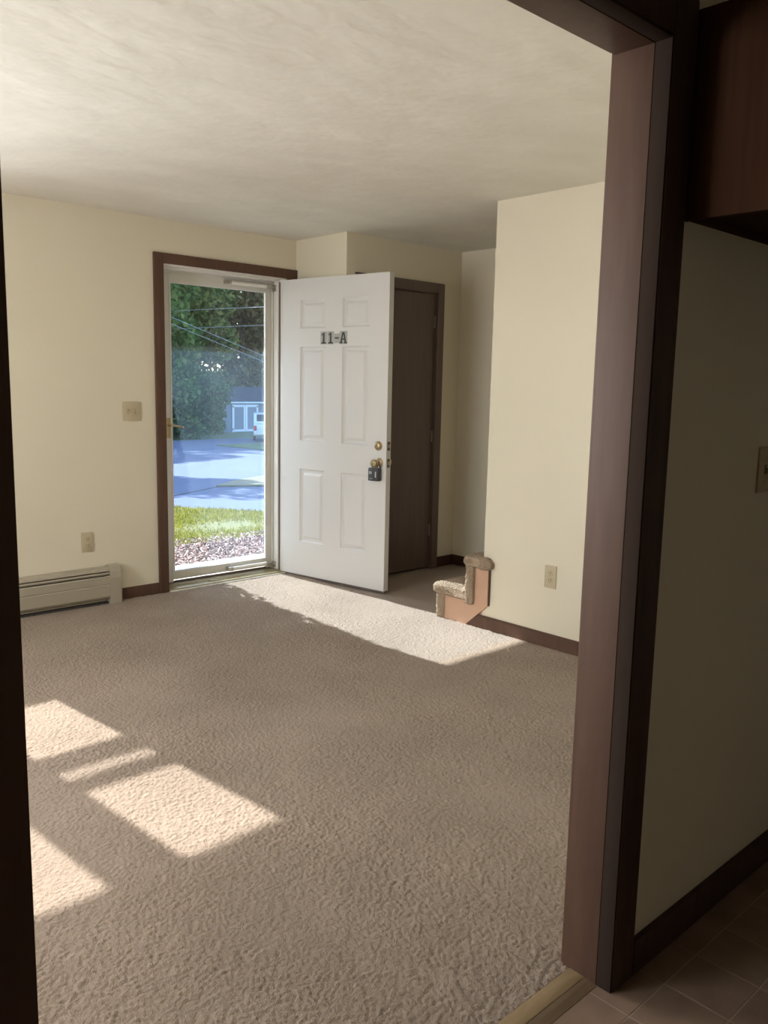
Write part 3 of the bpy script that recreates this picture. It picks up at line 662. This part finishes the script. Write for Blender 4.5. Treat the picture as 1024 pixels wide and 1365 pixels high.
# mulch chips and grass blades
def chips(n, inside, name, m):
    P = []
    while len(P) < n:
        x, y = random.uniform(2.6, 6.4), random.uniform(5.6, 7.6)
        if inside(x, y): P.append((x, y))
    P = np.array(P); a = rng.uniform(0, 6.28, n); L = rng.uniform(.02, .05, n); Wd = rng.uniform(.008, .018, n); H = rng.uniform(.006, .012, n); tl = rng.normal(0, .35, n)
    base = np.array([(sx, sy, sz) for sx in (-1, 1) for sy in (-1, 1) for sz in (-1, 1)], float)
    V = base[None]*np.stack([L/2, Wd/2, H/2], 1)[:, None]
    V[:, :, 2] += V[:, :, 0]*np.tan(tl)[:, None]
    ca, sa = np.cos(a)[:, None], np.sin(a)[:, None]
    X = V[:, :, 0]*ca-V[:, :, 1]*sa+P[:, :1]; Y = V[:, :, 0]*sa+V[:, :, 1]*ca+P[:, 1:]; Z = V[:, :, 2]+(-.18-.035*(P[:, 1:]-5))+.01+rng.uniform(.0, .025, (n, 1))
    VV = np.stack([X, Y, Z], 2).reshape(-1, 3)
    f = np.array([(0, 1, 3, 2), (4, 6, 7, 5), (0, 4, 5, 1), (2, 3, 7, 6), (0, 2, 6, 4), (1, 5, 7, 3)])
    FF = (f[None]+8*np.arange(n)[:, None, None]).reshape(-1, 4)
    return np_mesh(name, VV, FF, m)
edge = lambda x: 7.48 if x < 4.12 else 7.48-.056*(x-4.12) if x < 5.19 else 7.42-.434*(x-5.19)
o = chips(6500, lambda x, y: y < edge(x)+random.uniform(-.1, .15) and .52*y < x < .8*y, 'mulch_chips', chip_m); tag(o, 'reddish and pale wood chips covering the bed outside the door', 'mulch', kind='stuff')
n = 44000; X = rng.uniform(3.0, 9.0, n); Y = rng.uniform(7.2, 10.6, n)
keep = (X > .5*Y-.3) & (X < .8*Y) & (Y < np.where(X < 5.68, 10.3, 10.3-2.33*(X-5.68).clip(0, .58)-.86*(X-6.26).clip(0))) ; X, Y = X[keep], Y[keep]; n = len(X)
thin = (np.sin(X*3.1+Y*1.7)+np.sin(X*1.3-Y*4.1)+rng.normal(0, .6, n)) > -.9; X, Y = X[thin], Y[thin]; n = len(X)
a = rng.uniform(0, 6.28, n); hgt = rng.uniform(.02, .045, n); lx = rng.normal(0, .02, n); ly = rng.normal(0, .02, n); z = -.18-.035*(Y-5)+.02; wd = rng.uniform(.004, .008, n)
V = np.stack([np.stack([X-wd*np.cos(a), Y-wd*np.sin(a), z], 1), np.stack([X+wd*np.cos(a), Y+wd*np.sin(a), z], 1), np.stack([X+lx, Y+ly, z+hgt], 1)], 1).reshape(-1, 3)
o = np_mesh('lawn_grass', V, np.arange(3*n).reshape(-1, 3), blade_m); tag(o, 'short patchy sunlit grass between mulch and asphalt', 'grass', kind='stuff')
# entry step and door hood
o = box('entry_step', 2.2, 4.3, YX+.002, 5.98, -.45, -.115, conc_m, None, .015); tag(o, 'pale concrete entry step outside the storm door', 'step')
hd = empty('door_hood', (3.09, YX, 2.2)); tag(hd, 'small flat roofed hood above the entry step', 'canopy')
box('roof_board', -.95, .95, .0, .885, .03, .12, white_m, hd, .01); box('fascia', -.95, .95, .865, .89, .0, .13, white_m, hd, .004)
for s in (-.85, .85): prism('bracket', [(0, -.5), (.06, -.5), (.75, -.02), (.75, .03), (0, .03)], 'x', s-.03, s+.03, white_m, hd)

# trees --------------------------------------------------------------
leafA = leaf_mat('dark_green_leaves', [(.045, .09, .035), (.08, .15, .05), (.13, .22, .07), (.30, .38, .14)])
leafB = leaf_mat('olive_green_leaves', [(.07, .11, .04), (.13, .19, .06), (.22, .27, .09), (.38, .40, .16)])
leafC = leaf_mat('russet_green_leaves', [(.10, .10, .05), (.18, .16, .07), (.27, .20, .10), (.34, .33, .14)])
leafD = leaf_mat('shrub_leaves', [(.05, .09, .04), (.08, .15, .06), (.14, .22, .09)], .2)
bark = mat('bark', (0.10, 0.075, 0.055), 0.9, var=(0.06, 0.045, 0.035), scale=8, stretch=(3, 3, .5))
def leaves(name, blobs, n, size, m, parent, origin):
    vol = np.array([b[3]*b[4]*b[5] for b in blobs])**.67; idx = rng.choice(len(blobs), n, p=vol/vol.sum()); B = np.array(blobs)[idx]
    d = rng.normal(size=(n, 3)); d /= np.linalg.norm(d, axis=1)[:, None]
    r = rng.uniform(.45, 1.05, n)**.6
    P = B[:, :3]+d*B[:, 3:]*r[:, None]-np.array(origin)
    q = rng.normal(size=(n, 3)); q /= np.linalg.norm(q, axis=1)[:, None]; u = np.cross(q, rng.normal(size=(n, 3))); u /= np.linalg.norm(u, axis=1)[:, None]; v = np.cross(q, u)
    s = (size*rng.uniform(.6, 1.3, n))[:, None]
    V = np.stack([P-u*s*.5, P-v*s*.28, P+u*s*.5, P+v*s*.28], 1).reshape(-1, 3)
    return np_mesh(name, V, np.arange(4*n).reshape(-1, 4), m, parent)
def tree(label, x, y, h, rad, m, n=6000, size=.42, low=.15, group='trees across the road', cat='tree', name='leafy_tree'):
    z = gz(y)-.05; r = empty(name, (x, y, z)); tag(r, label, cat, group)
    path_tube('trunk', [(0, 0, 0), (.1, 0, h*.25), (-.05, .1, h*.5), (.05, .05, h*.8)], lambda i: h*(.022, .018, .013, .005)[i], bark, r)
    bl = []
    for k in range(16):
        t = random.uniform(low, .92); a = random.uniform(0, 6.28); rr = rad*(1-abs(t-.5)*.9)*random.uniform(.25, .75)
        s = rad*random.uniform(.34, .55); bl.append((x+rr*math.cos(a), y+rr*math.sin(a), z+h*t, s, s, s*.85))
    leaves('foliage', bl, n, size, m, r, (x, y, z))
tree('dark green tree at the left edge of the storm door glass', 20.2, 38.5, 11, 3.4, leafA, 9000)
tree('tall dark tree left of the shed roof', 23.7, 43.5, 12, 3.2, leafA, 9000)
tree('olive green tree rising behind the shed doors', 28.0, 48.0, 13, 3.8, leafB, 9000)
tree('russet tinted tree above the right end of the shed', 32.2, 48.5, 12, 3.8, leafC, 9000)
tree('broad dark tree filling the gap behind the shed', 30.2, 54.5, 15, 4.4, leafA, 9000, .5)
tree('background tree between the two dark front trees', 25.2, 50.5, 15, 4.2, leafA, 9000, .5)
tree('far left background tree deep in the grove', 24.6, 46.0, 13, 3.8, leafB, 8000, .48)
tree('background tree at far right behind the russet tree', 36.0, 54.0, 14, 4.4, leafB, 7000, .5)
tree('background tree deep behind the left dark tree', 26.0, 58.0, 16, 4.6, leafA, 8000, .55)
tree('background tree farthest away at the centre of the glass', 33.0, 62.0, 18, 5.0, leafA, 8000, .6)
tree('low leafy bush at the left of the driveway edge', 19.0, 34.5, 2.6, 1.9, leafA, 5000, .25, .1, 'bushes by the driveway', 'bush', 'leafy_bush')
tree('leafy bush in the middle of the driveway edge', 21.0, 36.2, 3.2, 1.9, leafD, 5000, .25, .1, 'bushes by the driveway', 'bush', 'leafy_bush')
tree('leafy bush just left of the shed', 23.7, 39.6, 3.0, 1.5, leafA, 5000, .25, .1, 'bushes by the driveway', 'bush', 'leafy_bush')
tree('shade tree left of the view, nearest to the house', 6.6, 20.6, 6.6, 1.9, leafB, 2600, .36, .5, 'shade trees beside the driveway')
tree('shade tree at the left side of the driveway, second from the house', 10.2, 32.6, 10, 3.2, leafB, 7000, .45, .35, 'shade trees beside the driveway')
tree('shade tree at the left side of the driveway, third from the house', 14.8, 35.2, 10.5, 3.2, leafB, 7000, .45, .35, 'shade trees beside the driveway')
tree('shade tree at the left side of the driveway, farthest from the house', 17.0, 39.0, 11.5, 3.2, leafA, 7000, .45, .3, 'shade trees beside the driveway')
# cone shaped evergreen at the left of the entry step
ev = empty('evergreen_shrub', (2.26, 5.86, gz(5.86))); tag(ev, 'cone shaped evergreen shrub beside the entry step', 'shrub')
path_tube('stem', [(0, 0, 0), (0, 0, 1.0), (0, 0, 2.0)], lambda i: (.04, .03, .015)[i], bark, ev)
n = 9000; t = rng.uniform(0, 1, n)**1.15; zz = -.15+t*2.5; rr = np.interp(zz, [-.2, .3, .7, 1.2, 1.6, 2.1, 2.4], [.70, .76, .70, .56, .46, .38, .05])*rng.uniform(.4, 1.02, n)**.5
aa = rng.uniform(0, 6.28, n); P = np.stack([rr*np.cos(aa), rr*np.sin(aa)*.55, zz-gz(5.86)], 1)
q = rng.normal(size=(n, 3)); q /= np.linalg.norm(q, axis=1)[:, None]; u = np.cross(q, rng.normal(size=(n, 3))); u /= np.linalg.norm(u, axis=1)[:, None]; v = np.cross(q, u); s = rng.uniform(.05, .10, n)[:, None]
np_mesh('foliage', np.stack([P-u*s*.5, P-v*s*.3, P+u*s*.5, P+v*s*.3], 1).reshape(-1, 3), np.arange(4*n).reshape(-1, 4), leafD, ev)

# shed ---------------------------------------------------------------
shed_w = mat('shed_siding', (0.22, 0.25, 0.31), 0.8); shed_t = mat('shed_white_trim', (0.74, 0.78, 0.84), 0.6); shed_r = mat('shed_roof_shingle', (0.08, 0.085, 0.11), 0.9, var=(.06, .06, .08), scale=6)
sh = empty('garden_shed', (26.5, 42.0, -1.56)); tag(sh, 'grey blue garden shed with white trimmed double doors under the trees', 'shed')
SW, SH = 4.6, 1.76
boxes('wall', [(0, SW, .02, 3.0, -.3, SH)], shed_w, sh)
for i in range(15):
    x = i*SW/15; box('siding_board', x+.006, x+SW/15-.006, 0, .02, -.1, SH-.08, shed_w, sh)
prism('gable', [(0.02, SH), (3.0, SH), (1.5, SH+.75)], 'x', .02, SW-.02, shed_w, sh)
prism('roof', [(-.18, SH-.02), (1.5, SH+.80), (3.18, SH-.02), (3.18, SH+.06), (1.5, SH+.88), (-.18, SH+.06)], 'x', -.15, SW+.15, shed_r, sh)
box('fascia', -.02, SW+.02, -.19, -.165, SH-.06, SH+.03, shed_t, sh)
box('corner_trim', -.02, .06, -.015, .02, -.1, SH-.06, shed_t, sh)
for i in range(2):
    x0 = .64+i*.91; dl = box('door', x0, x0+.89, -.03, -.002, .06, 1.62, shed_w, sh)
    for b in ((x0, x0+.14, .06, 1.62), (x0+.78, x0+.89, .06, 1.62)): box('door_trim', b[0], b[1], -.05, -.03, b[2], b[3], shed_t, dl)
    for b in ((.06, .19), (1.48, 1.62)): box('door_trim', x0+.14, x0+.78, -.05, -.03, b[0], b[1], shed_t, dl)
    for z in (.2, 1.5): box('hinge', x0+(.0 if i == 0 else .77), x0+(.12 if i == 0 else .89), -.056, -.05, z-.03, z+.03, steel_dk, dl)
box('post_foot', .64, .72, -.03, 0, -.2, .06, shed_t, sh)

# pickup truck -------------------------------------------------------
tk_w = mat('truck_white_paint', (0.72, 0.76, 0.82), 0.3, coat=.3); tk_g = mat('truck_dark_glass', (0.03, 0.035, 0.05), 0.1); tk_r = mat('tail_light_red', (0.55, 0.03, 0.03), 0.3); tyre = mat('tyre_rubber', (.03, .03, .033), .8)
tk = empty('pickup_truck', (19.86, 27.9, gz(28.2)), -.60); tk.scale = (.8, .8, .8); tag(tk, 'white pickup truck parked in front of the shed, cut off by the door frame', 'truck')
b0 = prism('bed', [(0, .36), (0, .86), (1.95, .86), (1.95, .36)], 'x', -.86, .86, tk_w, tk, .02)
prism('cab', [(1.96, .36), (1.96, .90), (2.15, 1.33), (3.2, 1.36), (3.75, .92), (4.75, .84), (4.80, .36)], 'x', -.86, .86, tk_w, tk, .02)
prism('rear_window', [(1.985, .93), (2.135, 1.28), (2.125, 1.285), (1.965, .935)], 'x', -.70, .70, tk_g, tk)
for s in (-1, 1): prism('side_window', [(2.2, .93), (2.32, 1.27), (3.12, 1.29), (3.55, .93)], 'x', s*.862-.004, s*.862+.004, tk_g, tk)
box('tailgate', -.70, .70, -.03, -.002, .40, .84, tk_w, tk, .01)
box('bumper', -.86, .86, -.16, -.02, .30, .42, silver, tk, .02)
for s in (-1, 1): box('tail_light', s*.78-.07, s*.78+.07, -.02, .02, .55, .80, tk_r, tk, .01)
box('licence_plate', -.15, .15, -.175, -.16, .30, .42, lab_m, tk)
for y in (1.0, 4.0):
    for s in (-1, 1):
        wl = tube('wheel', (s*.87-.11*s, y, .30), (s*.87+.01*s, y, .30), .30, tyre, tk, seg=20)
        tube('hub', (s*.87+.005*s, y, .30), (s*.87+.02*s, y, .30), .16, silver, wl, seg=16)

# overhead wires and poles ------------------------------------------
pole_m = mat('utility_pole_wood', (.16, .12, .09), .9); wire_m = mat('pale_cable', (.55, .60, .66), .5)
for (x, y), lb in (((18.2, 44.0), 'wooden utility pole hidden in the trees'), ((23.3, 22.6), 'wooden utility pole right of the driveway'), ((13.5, 30.0), 'wooden utility pole left of the driveway')):
    pl = empty('utility_pole', (x, y, gz(y)-.1)); tag(pl, lb, 'utility pole', 'utility poles'); tube('shaft', (0, 0, 0), (0, 0, 7.0), .15, pole_m, pl, .11, 12)
    box('crossarm', -.6, .6, -.05, .05, 6.2, 6.32, pole_m, pl)
def wire(label, p0, p1, sag=.0, r=.009):
    p0, p1 = Vector(p0), Vector(p1); pts = [p0.lerp(p1, t/16)-Vector((0, 0, sag*4*(t/16)*(1-t/16))) for t in range(17)]
    o = path_tube('overhead_wire', pts, r, wire_m, None, 6); tag(o, label, 'wire', 'overhead wires'); return o
def ext(a, b, e0, e1): a, b = Vector(a), Vector(b); return a-(b-a)*e0, b+(b-a)*e1
wire('upper pale overhead wire crossing the trees', *ext((20.0, 36.5, 4.55), (21.42, 30.6, 4.55), 1.27, 1.35))
wire('lower pale overhead wire crossing the trees', *ext((20.25, 36.9, 3.75), (21.06, 30.1, 3.75), 1.05, 1.1))
wire('thin sloping wire below the upper overhead wire', *ext((16.48, 30, 3.84), (19.1, 30, 3.04), 1.14, 1.336), r=.007)
wire('thinnest sloping wire starting below the other sloping wire', *ext((16.47, 30, 3.58), (18.4, 30, 3.0), 1.54, 2.176), r=.006)
pl = empty('service_post', (22.6, 30.0, gz(30)-.1)); tag(pl, 'short wooden service post where the sloping wires end', 'post'); tube('shaft', (0, 0, 0), (0, 0, 3.3), .07, pole_m, pl, .06, 12)
box('cap', -.08, .08, -.08, .08, 3.3, 3.36, pole_m, pl)
